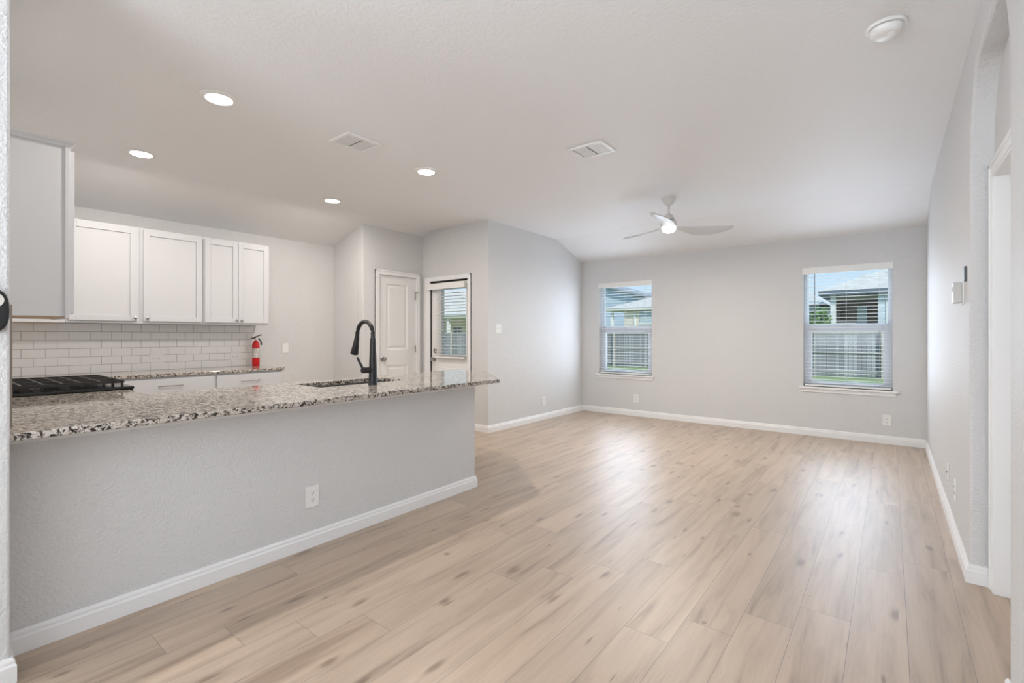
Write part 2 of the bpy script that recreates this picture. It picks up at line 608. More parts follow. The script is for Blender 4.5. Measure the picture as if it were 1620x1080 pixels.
def window(name, wd, zm, left_open):
    x0, x1, z0, z1 = wd['x0'], wd['x1'], wd['z0'], wd['z1']
    ya, yb = YB + 0.075, YB + 0.14
    mb = MB()
    f = 0.032
    mb.box(x0, x0 + f, ya, yb, z0, z1).box(x1 - f, x1, ya, yb, z0, z1)
    mb.box(x0 + f, x1 - f, ya, yb, z0, z0 + f).box(x0 + f, x1 - f, ya, yb, z1 - f, z1)
    w_ = struct(mb.build(name, vinyl_m, bevel=0.003))
    # lower sash, in front, with its stiles and meeting rail
    mb = MB()
    s_ = 0.045
    a0, a1, b0 = x0 + f, x1 - f, z0 + f
    s_ = 0.052
    mb.box(a0, a0 + s_, ya + 0.004, ya + 0.034, b0, zm).box(a1 - s_, a1, ya + 0.004, ya + 0.034, b0, zm)
    mb.box(a0 + s_, a1 - s_, ya + 0.004, ya + 0.034, b0, b0 + 0.035).box(a0 + s_, a1 - s_, ya + 0.004, ya + 0.034, zm - 0.08, zm)
    mb.build('sash', vinyl_m, w_, bevel=0.003)
    mb = MB()                                            # upper sash
    mb.box(a0, a0 + 0.014, ya + 0.036, yb - 0.004, zm - 0.02, z1 - f).box(a1 - 0.014, a1, ya + 0.036, yb - 0.004, zm - 0.02, z1 - f)
    mb.box(a0, a1, ya + 0.036, yb - 0.004, z1 - f - 0.014, z1 - f).box(a0, a1, ya + 0.036, yb - 0.004, zm - 0.03, zm + 0.018)
    mb.build('sash', vinyl_m, w_)
    MB().box(a0 + s_, a1 - s_, ya + 0.018, ya + 0.021, b0 + 0.035, zm - 0.08).build('pane', glass_m, w_)
    MB().box(a0 + 0.014, a1 - 0.014, ya + 0.044, ya + 0.047, zm, z1 - f - 0.014).build('pane', glass_m, w_)
    MB().box((x0 + x1) / 2 - 0.04, (x0 + x1) / 2 + 0.04, ya - 0.004, ya + 0.012, zm - 0.004, zm + 0.01).build('sash_lock', plastic_m, w_, bevel=0.002)
    mb = MB()                                            # stool and apron
    mb.box(x0 - 0.046, x1 + 0.048, YB - 0.042, YB, z0 - 0.022, z0).box(x0, x1, YB, ya + 0.002, z0 - 0.022, z0)
    mb.build('window_sill', trim_m, w_, bevel=0.004)
    MB().box(x0 - 0.03, x1 + 0.03, YB - 0.014, YB, z0 - 0.066, z0 - 0.0225).build('window_apron', trim_m, w_, bevel=0.003)
    return w_


window('window_1', W1, 1.378, True)
window('window_2', W2, 1.378, False)


def blind(name, label, x0, x1, ztop, zbot, yf, wandx, slope=0.0, pitch=0.0425, depth=0.05, face=0.078, proud=0.03, wand_len=0.52, turned=0.0, vext=0.014):
    """horizontal blind hung at y=yf; the room is towards -y"""
    b = thing(name, label, 'blind', ((x0 + x1) / 2, yf, zbot), 0, 'horizontal blinds')
    ox, oy, oz = -(x0 + x1) / 2, -yf, -zbot
    hw = (x1 - x0) / 2
    zt = ztop - zbot
    MB().box(-hw - vext, hw + 0.010, -proud - 0.012, -proud, zt - face, zt).box(-hw - vext, -hw - vext + 0.009, -proud, 0.0, zt - face, zt).box(hw + 0.001, hw + 0.010, -proud, 0.0, zt - face, zt).build('valance', plastic_m, b, bevel=0.003)
    MB().box(-hw + 0.006, hw - 0.006, -proud + 0.004, 0.022, zt - 0.045, zt - 0.004).build('headrail', plastic_m, b)
    n = int((zt - face * 0.75 - 0.05) / pitch)
    mb = MB()
    for k in range(n):
        z = 0.048 + k * pitch
        c, s_ = math.cos(turned), math.sin(turned)
        th = 0.0028
        prof = []
        for q in (-1, -0.5, 0, 0.5, 1):
            bow = 0.0025 * (1 - q * q)
            yy, zz = q * depth / 2, bow
            prof.append((yy * c - zz * s_, z + yy * s_ + zz * c))
        pts_ = prof + [(y_, z_ - th) for y_, z_ in reversed(prof)]
        mb.prism(pts_, 'x', -hw + 0.008, hw - 0.008)
    mb.build('slats', slat_m, b)
    MB().box(-hw + 0.008, hw - 0.008, -0.026, 0.026, 0.004, 0.026).build('bottom_rail', plastic_m, b, bevel=0.004)
    fr = (0.13, 0.5, 0.87) if hw > 0.3 else (0.2, 0.8)
    for q in fr:
        xx = -hw + 2 * hw * q
        mb = MB()
        mb.box(xx - 0.0012, xx + 0.0012, -depth / 2 - 0.003, -depth / 2 - 0.0008, 0.02, zt - 0.05)
        mb.box(xx - 0.0012, xx + 0.0012, depth / 2 + 0.0008, depth / 2 + 0.003, 0.02, zt - 0.05)
        mb.build('ladder_cord', cord_m, b)
    if wandx is not None:
        xx = wandx + ox
        MB().tube([(xx, -depth / 2 - 0.012, zt - 0.05), (xx, -depth / 2 - 0.014, zt - 0.05 - wand_len)], 0.0045, 8).build('wand', wand_m, b)
    return b


blind('window_blind', 'white horizontal blind on the narrower-looking window beside the corner of the pale side wall', W1['x0'] + 0.004, W1['x1'] - 0.004, 2.096, W1['z0'] + 0.002, YB + 0.036, W1['x0'] + 0.09, wand_len=0.62)
blind('window_blind', 'white horizontal blind on the window that shows the covered porch and strip of lawn', W2['x0'] + 0.004, W2['x1'] - 0.004, 2.096, W2['z0'] + 0.002, YB + 0.036, W2['x0'] + 0.12, wand_len=0.58)

# ------------------------------------------------------------------ back door with glass
d1 = struct(MB().box(DO['x0'] + 0.004, DO['x0'] + 0.205, YD + 0.022, YD + 0.066, 0.012, DO['z1'] - 0.024)
            .box(DO['x1'] - 0.055, DO['x1'] - 0.004, YD + 0.022, YD + 0.066, 0.012, DO['z1'] - 0.024)
            .box(DO['x0'] + 0.205, DO['x1'] - 0.055, YD + 0.022, YD + 0.066, 0.012, 0.985)
            .box(DO['x0'] + 0.205, DO['x1'] - 0.055, YD + 0.022, YD + 0.066, 1.895, DO['z1'] - 0.024).build('door_1', door_m))
d1.location.x = 0.0
gx0, gx1 = DO['x0'] + 0.205, DO['x1'] - 0.055
mb = MB()
f = 0.022
mb.box(gx0 - f, gx0 + 0.004, YD + 0.012, YD + 0.07, 0.985 - f, 1.895 + f).box(gx1 - 0.004, gx1 + f, YD + 0.012, YD + 0.07, 0.985 - f, 1.895 + f)
mb.box(gx0, gx1, YD + 0.012, YD + 0.07, 0.985 - f, 0.99).box(gx0, gx1, YD + 0.012, YD + 0.07, 1.89, 1.895 + f)
mb.build('glass_frame', door_m, d1, bevel=0.003)
MB().box(gx0, gx1, YD + 0.042, YD + 0.046, 0.985, 1.895).build('pane', glass_m, d1)
MB().box(gx0 - 0.02, gx1 - 0.1, YD + 0.012, YD + 0.024, 0.20, 0.80).build('lower_panel', door_m, d1, bevel=0.008)
mb = MB()                                                # casing and jamb
a, b, zt = DO['x0'], DO['x1'], DO['z1']
mb.box(a - 0.105, a, YD - 0.016, YD, 0, zt + 0.062).box(b, b + 0.055, YD - 0.016, YD, 0, zt + 0.062).box(a, b, YD - 0.016, YD, zt, zt + 0.062)
mb.box(a - 0.105, a - 0.085, YD - 0.022, YD, 0, zt + 0.062).box(b + 0.037, b + 0.055, YD - 0.022, YD, 0, zt + 0.062).box(a - 0.105, b + 0.055, YD - 0.022, YD, zt + 0.044, zt + 0.062)
mb.build('door_casing', trim_m, d1, bevel=0.003)
MB().box(a, a + 0.004, YD, YD + 0.1, 0, zt).box(b - 0.004, b, YD, YD + 0.1, 0, zt).box(a, b, YD, YD + 0.1, zt - 0.004, zt).box(a, a + 0.03, YD + 0.068, YD + 0.1, 0, zt).box(b - 0.03, b, YD + 0.068, YD + 0.1, 0, zt).box(a, b, YD + 0.068, YD + 0.1, zt - 0.03, zt).build('gap_shade_lining', gap_m, d1)  # dark lining that paints the shaded gap round the door


def knob(parent, loc, axis, sgn, deadbolt=False):
    """round knob with rose, standing out of a door along an axis"""
    if deadbolt:
        prof = [(0.0, -0.002), (0.032, -0.002), (0.032, 0.010), (0.026, 0.016), (0.0, 0.016)]
    else:
        prof = [(0.0, -0.002), (0.032, -0.002), (0.032, 0.006), (0.014, 0.012), (0.012, 0.030), (0.026, 0.040), (0.029, 0.052), (0.025, 0.064), (0.0, 0.068)]
    o = MB().lathe([(r, h * sgn) for r, h in prof], loc, axis, 24).build('deadbolt' if deadbolt else 'door_knob', steel_m, parent, smooth=True)
    if deadbolt:
        MB().cbox((loc[0], loc[1] + sgn * 0.022, loc[2]), (0.008, 0.014, 0.03)).build('thumb_turn', steel_m, o, bevel=0.002)
    return o


knob(d1, (DO['x0'] + 0.06, YD + 0.022, 0.915), 'y', -1)
knob(d1, (DO['x0'] + 0.075, YD + 0.022, 1.035), 'y', -1, True)
blind('window_blind', 'short white horizontal blind mounted on the glass of the back door', gx0 - 0.085, gx1 + 0.02, 1.975, 0.935, YD - 0.022, None, vext=0.14, pitch=0.0425, depth=0.045, face=0.085, proud=0.028, turned=R(-6))

# ------------------------------------------------------------------ pantry door
y0, y1, zt = PO['y0'] + 0.006, PO['y1'] - 0.006, PO['z1'] - 0.008
SX0, SX1 = XP - 0.05, XP - 0.012
mb = MB()
# door slab built round two recessed panels
p0, p1 = 3.975, 4.335
for (ya_, yb_, za, zb) in ((y0, p0, 0.012, zt), (p1, y1, 0.012, zt), (p0, p1, 0.012, 0.23), (p0, p1, 0.848, 1.056), (p0, p1, 1.945, zt)):
    mb.box(SX0, SX1, ya_, yb_, za, zb)
d3 = struct(mb.build('door_2', door_m))
for za, zb in ((0.23, 0.848), (1.056, 1.945)):
    mb = MB()
    r0 = [(SX1, p0, za), (SX1, p1, za), (SX1, p1, zb), (SX1, p0, zb)]

    def inset(k, depth):
        return [(SX1 - depth, p0 + k, za + k), (SX1 - depth, p1 - k, za + k), (SX1 - depth, p1 - k, zb - k), (SX1 - depth, p0 + k, zb - k)]
    loops = [r0, inset(0.012, 0.010), inset(0.032, 0.010), inset(0.055, 0.003)]
    L_ = [[mb.m.verts.new(p) for p in lp] for lp in loops]
    for A, B in zip(L_, L_[1:]):
        for i in range(4):
            mb.m.faces.new([A[i], A[(i + 1) % 4], B[(i + 1) % 4], B[i]])
    mb.m.faces.new(L_[-1])
    mb.build('door_panel', door_m, d3)
mb = MB()
a, b, zc_ = PO['y0'], PO['y1'], PO['z1']
mb.box(XP, XP + 0.016, a - 0.062, a, 0, zc_ + 0.062).box(XP, XP + 0.016, b, b + 0.062, 0, zc_ + 0.062).box(XP, XP + 0.016, a, b, zc_, zc_ + 0.062)
mb.box(XP, XP + 0.022, a - 0.062, a - 0.042, 0, zc_ + 0.062).box(XP, XP + 0.022, b + 0.042, b + 0.062, 0, zc_ + 0.062).box(XP, XP + 0.022, a - 0.062, b + 0.062, zc_ + 0.044, zc_ + 0.062)
mb.box(XP - 0.1, XP, a, a + 0.004, 0, zc_).box(XP - 0.1, XP, b - 0.004, b, 0, zc_).box(XP - 0.1, XP, a, b, zc_ - 0.006, zc_)
mb.build('door_casing', trim_m, d3, bevel=0.003)
MB().box(SX0 - 0.012, SX0 - 0.002, a, b, 0, zc_).build('gap_shade_sheet', gap_m, d3)  # dark sheet behind the slab, painting the shade in its gaps
knob(d3, (SX1, 3.912, 0.938), 'x', 1)
for zz in (1.80, 1.06, 0.25):
    MB().tube([(XP + 0.004, PO['y1'] - 0.012, zz - 0.05), (XP + 0.004, PO['y1'] - 0.012, zz + 0.05)], 0.007, 10).build('hinge', steel_m, d3)
MB().tube([(XP + 0.012, PO['y1'] - 0.012, 1.855), (XP + 0.05, PO['y1'] - 0.06, 1.855)], 0.006, 8).tube([(XP + 0.012, PO['y1'] - 0.012, 1.855), (XP + 0.045, PO['y1'] + 0.03, 1.855)], 0.006, 8).build('hinge_stop', steel_m, d3)

# ------------------------------------------------------------------ countertops
mb = MB()
SKX0, SKX1, SKY0, SKY1 = -3.43, -3.075, 1.76, 2.49        # sink cut-out
FX, BX = -2.513, -3.575                                   # bar edge, kitchen edge


def slab(mb, outer, z0, z1):
    mb.prism(outer, 'z', z0, z1)


# one L-shaped slab: outer outline, with the sink cut-out bridged by a seam
outer = [(-3.965, YN), (FX, YN), (FX, 3.012), (-3.17, 3.60), (BX, 3.60), (BX, 0.905), (-3.965, 0.905)]
hole = [(SKX0, SKY0), (SKX1, SKY0), (SKX1, SKY1), (SKX0, SKY1)]


def slab_with_hole(outer, hole, z0, z1, r=0.006):
    m = bmesh.new()
    es = []
    for loop in (outer, hole):
        vs_ = [m.verts.new((x, y, z1)) for x, y in loop]
        es += [m.edges.new((vs_[i], vs_[(i + 1) % len(vs_)])) for i in range(len(vs_))]
    res = bmesh.ops.triangle_fill(m, edges=es, use_beauty=True)
    fs = [f_ for f_ in res['geom'] if isinstance(f_, bmesh.types.BMFace)]
    ex = bmesh.ops.extrude_face_region(m, geom=fs)
    vsn = [v for v in ex['geom'] if isinstance(v, bmesh.types.BMVert)]
    bmesh.ops.translate(m, vec=(0, 0, z0 - z1), verts=vsn)
    k = MB()
    k.m.free()
    k.m = m
    return k


bar = thing('bar_countertop', 'long glossy speckled granite bar counter on the half wall with clipped end', 'countertop', (0, 0, 0))
slab_with_hole(outer, hole, CT0, CT).build('slab', granite_m, bar, bevel=0.005)
tag(bar, 'long glossy speckled granite bar counter on the half wall with clipped end', 'countertop')
lc = MB().prism([(XK, YN), (-4.735, YN), (-4.735, 0.905), (-5.335, 0.905), (-5.335, 2.62), (XK, 2.62)], 'z', CT0, CT).build('wall_countertop', granite_m, bevel=0.004)
tag(lc, 'speckled granite counter along the tiled kitchen wall under the upper cabinets', 'countertop')

# sink under the cut-out
sk_ = thing('kitchen_sink', 'steel undermount sink sunk in the granite bar behind the black faucet', 'sink', ((SKX0 + SKX1) / 2, (SKY0 + SKY1) / 2, 0.66))
mb = MB()
hx, hy, g = (SKX1 - SKX0) / 2 + 0.006, (SKY1 - SKY0) / 2 + 0.006, 0.004
mb.box(-hx, hx, -hy, hy, 0.0, g).box(-hx - g, -hx, -hy, hy, 0, CT0 - 0.661).box(hx, hx + g, -hy, hy, 0, CT0 - 0.661).box(-hx, hx, -hy - g, -hy, 0, CT0 - 0.661).box(-hx, hx, hy, hy + g, 0, CT0 - 0.661)
mb.build('basin', steel_m, sk_)
MB().lathe([(0.0, 0.0041), (0.045, 0.0041), (0.045, 0.007), (0.03, 0.0072), (0.0, 0.005)], n=24).build('drain', steel_m, sk_)

# faucet
fa = thing('kitchen_faucet', 'matte black gooseneck pull-down faucet standing on the granite bar counter', 'faucet', (-2.967, 2.105, CT))
MB().lathe([(0.0, 0.0), (0.034, 0.0), (0.034, 0.006), (0.031, 0.010), (0.0295, 0.06), (0.0265, 0.16), (0.0215, 0.30), (0.0195, 0.34), (0.0, 0.342)], n=28).build('body', black_m, fa, smooth=True)
path, rr = [(0, 0, 0.335)], 0.098
for i in range(0, 15):
    a = PI * i / 14 * 0.93
    path.append((-rr + rr * math.cos(a), 0, 0.362 + rr * 1.02 * math.sin(a)))
path.append((path[-1][0] - 0.008, 0, path[-1][2] - 0.045))
MB().tube(path, 0.0155, 16).build('spout', black_m, fa, smooth=True)
pe = Vector(path[-1])
MB().tube([pe + Vector((0.002, 0, 0.012)), pe + Vector((-0.010, 0, -0.040)), pe + Vector((-0.032, 0, -0.115)), pe + Vector((-0.034, 0, -0.122))], [0.0175, 0.021, 0.031, 0.028], 18).build('spray_head', black_m, fa, smooth=True)
MB().cbox((pe.x + 0.008, 0, pe.z - 0.06), (0.02, 0.014, 0.03)).build('spray_button', black_m, fa, bevel=0.003)
MB().tube([(0, 0.0, 0.108), (0, -0.085, 0.108), (0, -0.092, 0.108)], [0.0215, 0.0215, 0.018], 18).build('handle_base', black_m, fa, smooth=True)
MB().tube([(-0.004, -0.077, 0.112), (-0.018, -0.100, 0.165), (-0.030, -0.112, 0.203)], [0.0095, 0.0088, 0.0085], 12).build('handle_lever', black_m, fa, smooth=True)

# ------------------------------------------------------------------ cabinets


def shaker(mb, axis_x, y0, y1, z0, z1, out, rail=0.052, th=0.02):
    """five-piece door whose back lies on x=axis_x; out=+1 faces +x, -1 faces -x"""
    xa, xb = sorted((axis_x, axis_x + out * th))
    xc = axis_x + out * (th - 0.009)
    x0_, x1_ = sorted((axis_x, xc))
    mb.box(xa, xb, y0, y0 + rail, z0, z1).box(xa, xb, y1 - rail, y1, z0, z1)
    mb.box(xa, xb, y0 + rail, y1 - rail, z0, z0 + rail).box(xa, xb, y0 + rail, y1 - rail, z1 - rail, z1)
    mb.box(x0_, x1_, y0 + rail, y1 - rail, z0 + rail, z1 - rail)


def cab_knob(parent, x, y, z, out):
    MB().lathe([(0.0, -0.001 * out), (0.006, -0.001 * out), (0.006, 0.012 * out), (0.014, 0.018 * out), (0.014, 0.026 * out), (0.009, 0.030 * out), (0.0, 0.030 * out)], (x, y, z), 'x', 16).build('knob', steel_m, parent, smooth=True)


def bar_pull(parent, x, y, z, out, L_=0.175):
    mb = MB()
    xx = x + out * 0.030
    mb.tube([(xx, y - L_ / 2 - 0.012, z), (xx, y + L_ / 2 + 0.012, z)], 0.0055, 10)
    mb.tube([(x - out * 0.001, y - L_ / 2 + 0.004, z), (xx, y - L_ / 2 + 0.004, z)], 0.005, 8)
    mb.tube([(x - out * 0.001, y + L_ / 2 - 0.004, z), (xx, y + L_ / 2 - 0.004, z)], 0.005, 8)
    mb.build('handle', steel_m, parent, smooth=True)


ZU0, ZU1 = 1.363, 2.285
UX = -5.648


def upper(label, y0, y1, doors, knobs):
    t_ = thing('upper_cabinet', label, 'cabinet', (0, 0, 0), 0, 'upper cabinets on the tiled wall')
    mb = MB()
    mb.box(XK, UX - 0.02, y0 + 0.001, y1 - 0.001, ZU0 + 0.012, ZU1)
    mb.build('carcass', cab_m, t_)
    mb = MB()
    mb.box(UX - 0.02, UX, y0 + 0.0005, y1 - 0.0005, ZU0, ZU1)
    mb.build('face_frame', cab_m, t_, bevel=0.0015)
    for (a_, b_), (ky, kz) in zip(doors, knobs):
        mb = MB()
        shaker(mb, UX, a_, b_, ZU0 + 0.024, ZU1 - 0.018, 1)
        d_ = mb.build('door', cab_m, t_, bevel=0.0018)
        if ky is not None:
            cab_knob(d_, UX + 0.02, ky, kz, 1)
    return t_


upper('white shaker wall cabinet nearest the tall end panel, one wide door', 0.845, 1.371, [(0.861, 1.347)], [(1.330, 1.416)])
upper('white shaker wall cabinet with one wide door, second from the wide end panel', 1.371, 1.908, [(1.396, 1.896)], [(1.424, 1.416)])
upper('white shaker wall cabinet with two narrow doors above the red extinguisher', 1.908, 2.588, [(1.922, 2.246), (2.250, 2.575)], [(2.224, 1.414), (2.279, 1.414)])
# corner cabinet and the cabinet on the near wall whose side panel faces the camera
t_ = thing('upper_cabinet', 'white corner wall cabinet tucked behind the big plain end panel', 'cabinet')
MB().box(XK + 0.010, UX, YN + 0.014, 0.844, ZU0, ZU1).build('carcass', cab_m, t_, bevel=0.0015)
MB().box(XK + 0.012, UX - 0.03, YN + 0.02, 0.82, ZU0 - 0.003, ZU0).build('underside', inner_m, t_)

XE, ZE0, ZE1 = -3.55, 1.348, 2.29
t_ = thing('upper_cabinet', 'white cabinet on the near wall showing its plain side panel and crown', 'cabinet')
MB().box(-3.955, XE, YN, 0.535, ZE0 + 0.006, ZE1).build('carcass', cab_m, t_)
MB().box(-3.955, XE + 0.006, 0.528, 0.548, ZE0 - 0.004, ZE1).build('face_frame', cab_m, t_, bevel=0.0015)
d_ = MB().box(-3.945, -3.557, 0.5485, 0.5685, ZE0 + 0.024, ZE1 - 0.022).build('door', cab_m, t_, bevel=0.002)
MB().lathe([(0.0, 0.0), (0.006, 0.0), (0.006, 0.012), (0.014, 0.018), (0.014, 0.026), (0.0, 0.030)], (-3.905, 0.5685, 1.42), 'y', 16).build('knob', steel_m, d_, smooth=True)
MB().box(-3.95, XE - 0.01, YN + 0.004, 0.53, ZE0, ZE0 + 0.0055).build('underside', inner_m, t_)
mb = MB()                                                # crown moulding along side and front
prof = [(0.0, ZE1 - 0.008), (0.008, ZE1 - 0.006), (0.012, ZE1 + 0.006), (0.022, ZE1 + 0.016), (0.026, ZE1 + 0.024), (0.0, ZE1 + 0.024)]
A = [mb.m.verts.new((XE + p[0], YN, p[1])) for p in prof]
B = [mb.m.verts.new((XE + p[0], 0.548 + p[0], p[1])) for p in prof]
D_ = [mb.m.verts.new((-3.955, 0.548 + p[0], p[1])) for p in prof]
for U, V in ((A, B), (B, D_)):
    for i in range(len(prof)):
        j = (i + 1) % len(prof)
        mb.m.faces.new([U[i], U[j], V[j], V[i]])
mb.m.faces.new(A)
mb.m.faces.new(D_[::-1])
mb.build('crown_moulding', cab_m, t_)

BFX = -5.36


def base_cab(label, y0, y1, pull):
    t_ = thing('base_cabinet', label, 'cabinet', (0, 0, 0), 0, 'base cabinets under the wall counter')
    MB().box(XK, BFX - 0.02, y0 + 0.001, y1 - 0.001, 0.10, CT0).build('carcass', cab_m, t_)
    MB().box(XK, BFX - 0.08, y0 + 0.001, y1 - 0.001, 0.0, 0.0995).build('toe_kick', cab_m, t_)
    MB().box(BFX - 0.02, BFX, y0 + 0.0005, y1 - 0.0005, 0.10, CT0 - 0.0005).build('face_frame', cab_m, t_)
    dr = MB().box(BFX, BFX + 0.02, y0 + 0.012, y1 - 0.012, 0.695, 0.842).build('drawer', cab_m, t_, bevel=0.002)
    bar_pull(dr, BFX + 0.02, pull, 0.776, 1)
    ym = (y0 + y1) / 2
    for a_, b_, ky in ((y0 + 0.012, ym - 0.002, ym - 0.03), (ym + 0.002, y1 - 0.012, ym + 0.03)):
        mb = MB()
        shaker(mb, BFX, a_, b_, 0.125, 0.675, 1)
        d_ = mb.build('door', cab_m, t_, bevel=0.0018)
        cab_knob(d_, BFX + 0.02, ky, 0.64, 1)
    return t_


base_cab('white base cabinet with wide drawer on the tiled wall, next to the stove corner', 1.135, 1.921, 1.53)
base_cab('white base cabinet with drawer at the free end of the tiled wall', 1.921, 2.596, 2.252)
t_ = thing('corner_cabinet', 'white blind corner base cabinet behind the stove under the granite', 'cabinet')
MB().prism([(XK + 0.002, YN + 0.002), (-4.738, YN + 0.002), (-4.738, 0.87), (BFX, 0.87), (BFX, 1.134), (XK + 0.002, 1.134)], 'z', 0.10, CT0 - 0.001).build('carcass', cab_m, t_, bevel=0.0015)
MB().prism([(XK + 0.002, YN + 0.002), (-4.738, YN + 0.002), (-4.738, 0.81), (BFX - 0.06, 0.81), (BFX - 0.06, 1.134), (XK + 0.002, 1.134)], 'z', 0.0, 0.0995).build('toe_kick', cab_m, t_)

# cabinets behind the half wall, facing the kitchen
t_ = thing('bar_cabinet', 'white base cabinet run carrying the granite bar on its kitchen side', 'cabinet')
PB = PX - 0.1155
MB().box(-3.53, -3.47, YN + 0.001, 1.70, 0.10, CT0).box(-3.47, PB, YN + 0.001, 1.70, 0.10, CT0).build('carcass', cab_m, t_)
MB().prism([(-3.53, 2.56), (PB, 2.56), (PB, 2.98), (-3.12, 3.33), (-3.53, 3.50)], 'z', 0.10, CT0).build('end_carcass', cab_m, t_)
MB().box(-3.53, PB, 1.7005, 2.5595, 0.10, 0.62).box(-3.53, -3.47, 1.7005, 2.5595, 0.62, CT0).build('sink_carcass', cab_m, t_)
MB().prism([(-3.46, YN + 0.001), (PB, YN + 0.001), (PB, 2.93), (-3.12, 3.26), (-3.46, 3.42)], 'z', 0.0, 0.0995).build('toe_kick', cab_m, t_)
for a_, b_ in ((0.92, 1.28), (1.29, 1.68), (1.72, 2.12), (2.13, 2.54), (2.58, 3.03), (3.04, 3.48)):
    mb = MB()
    shaker(mb, -3.53, a_, b_, 0.125, 0.84, -1)
    mb.build('door', cab_m, t_, bevel=0.0018)
t_ = thing('base_cabinet', 'narrow white base cabinet between the stove and the granite bar corner', 'cabinet')
MB().box(-3.962, -3.5305, YN + 0.001, 0.85, 0.10, CT0).build('carcass', cab_m, t_)
MB().box(-3.962, -3.5305, YN + 0.001, 0.78, 0.0, 0.0995).build('toe_kick', cab_m, t_)
MB().box(-3.955, -3.58, 0.8505, 0.8705, 0.125, 0.84).build('door', cab_m, t_, bevel=0.002)

# ------------------------------------------------------------------ tile backsplashes
o = struct(MB().box(XK, XK + 0.009, YN, 2.556, CT, ZU0).build('trim_2', tile_m))
o = struct(MB().box(XK + 0.009, -2.715, YN, YN + 0.012, CT, ZU0 + 0.008).build('trim_3', tile_m))
struct(MB().box(-2.715, -2.705, YN, YN + 0.026, CT, ZU0 + 0.008).build('trim_4', mat('tile_edge', (0.30, 0.26, 0.22), 0.4)))

# ------------------------------------------------------------------ gas range
rg = thing('gas_range', 'gas range with black cast-iron grates set into the counter by the near wall', 'stove', (-4.35, 0, 0))
RW = 0.379
MB().box(-RW, RW, YN + 0.014, 0.88, 0.02, 0.872).build('body', steel_m, rg, bevel=0.004)
MB().box(-RW - 0.004, RW + 0.004, YN + 0.014, 0.935, 0.892, 0.912).box(-RW, RW, YN + 0.02, 0.93, 0.8725, 0.8925).build('cooktop', enamel_m, rg, bevel=0.006)
dr = MB().box(-RW + 0.005, RW - 0.005, 0.881, 0.915, 0.20, 0.74).build('oven_door', enamel_m, rg, bevel=0.004)
MB().tube([(-RW + 0.06, 0.955, 0.70), (RW - 0.06, 0.955, 0.70)], 0.011, 12).tube([(-RW + 0.08, 0.914, 0.70), (-RW + 0.08, 0.955, 0.70)], 0.008, 8).tube([(RW - 0.08, 0.914, 0.70), (RW - 0.08, 0.955, 0.70)], 0.008, 8).build('handle', steel_m, dr, smooth=True)
MB().box(-RW + 0.005, RW - 0.005, 0.881, 0.905, 0.04, 0.19).build('storage_drawer', steel_m, rg, bevel=0.004)
MB().box(-RW, RW, 0.881, 0.92, 0.75, 0.870).build('control_panel', enamel_m, rg, bevel=0.004)
for k in range(5):
    MB().lathe([(0.0, 0.0), (0.024, 0.0), (0.021, 0.028), (0.0, 0.028)], (-0.28 + 0.14 * k, 0.921, 0.81), 'y', 18).build('control_knob', steel_m, rg, smooth=True)
for cx, cy in ((-0.22, 0.42), (0.22, 0.42), (-0.22, 0.74), (0.22, 0.74), (0.0, 0.58)):
    MB().lathe([(0.0, 0.912), (0.052, 0.912), (0.052, 0.919), (0.036, 0.922), (0.036, 0.932), (0.0, 0.934)], (cx, cy, 0), 'z', 24).build('burner', iron_m, rg, smooth=True)
for k in range(3):
    xa, xb = -RW + 0.015 + k * 0.245, -RW + 0.015 + k * 0.245 + 0.238
    ya, yb = YN + 0.06, 0.885
    mb = MB()
    b_, z0, z1 = 0.011, 0.936, 0.954
    mb.box(xa, xa + b_, ya, yb, z0, z1).box(xb - b_, xb, ya, yb, z0, z1).box(xa + b_, xb - b_, ya, ya + b_, z0, z1).box(xa + b_, xb - b_, yb - b_, yb, z0, z1)
    xm = (xa + xb) / 2
    mb.box(xm - b_ / 2, xm + b_ / 2, ya + b_, yb - b_, z0, z1)
    for q in (0.2, 0.36, 0.5, 0.64, 0.8):
        yy = ya + (yb - ya) * q
        mb.box(xa + b_, xm - b_ / 2, yy - b_ / 2, yy + b_ / 2, z0 + 0.001, z1).box(xm + b_ / 2, xb - b_, yy - b_ / 2, yy + b_ / 2, z0 + 0.001, z1)
    for fx in (xa + 0.002, xb - b_ - 0.002):
        for fy in (ya + 0.004, (ya + yb) / 2, yb - 0.016):
            mb.box(fx, fx + b_, fy, fy + b_, 0.9125, z0 + 0.001)
    mb.build('grate', iron_m, rg)

# ------------------------------------------------------------------ fire extinguisher
fx = thing('fire_extinguisher', 'small red fire extinguisher with white label standing at the end of the tiled counter', 'fire extinguisher', (-5.865, 2.535, CT))
MB().lathe([(0.0, 0.0), (0.036, 0.0), (0.0405, 0.006), (0.0405, 0.235), (0.038, 0.258), (0.030, 0.278), (0.018, 0.292), (0.015, 0.300), (0.0, 0.300)], n=28).build('cylinder', red_m, fx, smooth=True)
MB().lathe([(0.0409, 0.098), (0.0413, 0.100), (0.0413, 0.206), (0.0409, 0.208)], n=32).build('paper_label', noisy('paper_label', (0.30, 0.27, 0.25), (0.84, 0.82, 0.78), 90, 0.6, (1, 1, 2.2)), fx, smooth=True)
MB().lathe([(0.0, 0.298), (0.014, 0.298), (0.014, 0.33), (0.010, 0.335), (0.0, 0.335)], n=16).build('valve', grey_m, fx, smooth=True)
MB().lathe([(0.0, 0.0), (0.014, 0.0), (0.014, 0.008), (0.0, 0.010)], (0.014, 0.0, 0.318), 'x', 16).build('gauge', plastic_m, fx, smooth=True)
MB().tube([(0.0, 0.0, 0.336), (0.012, -0.03, 0.328), (0.02, -0.06, 0.326)], 0.007, 10).build('carry_handle', black_m, fx, smooth=True)
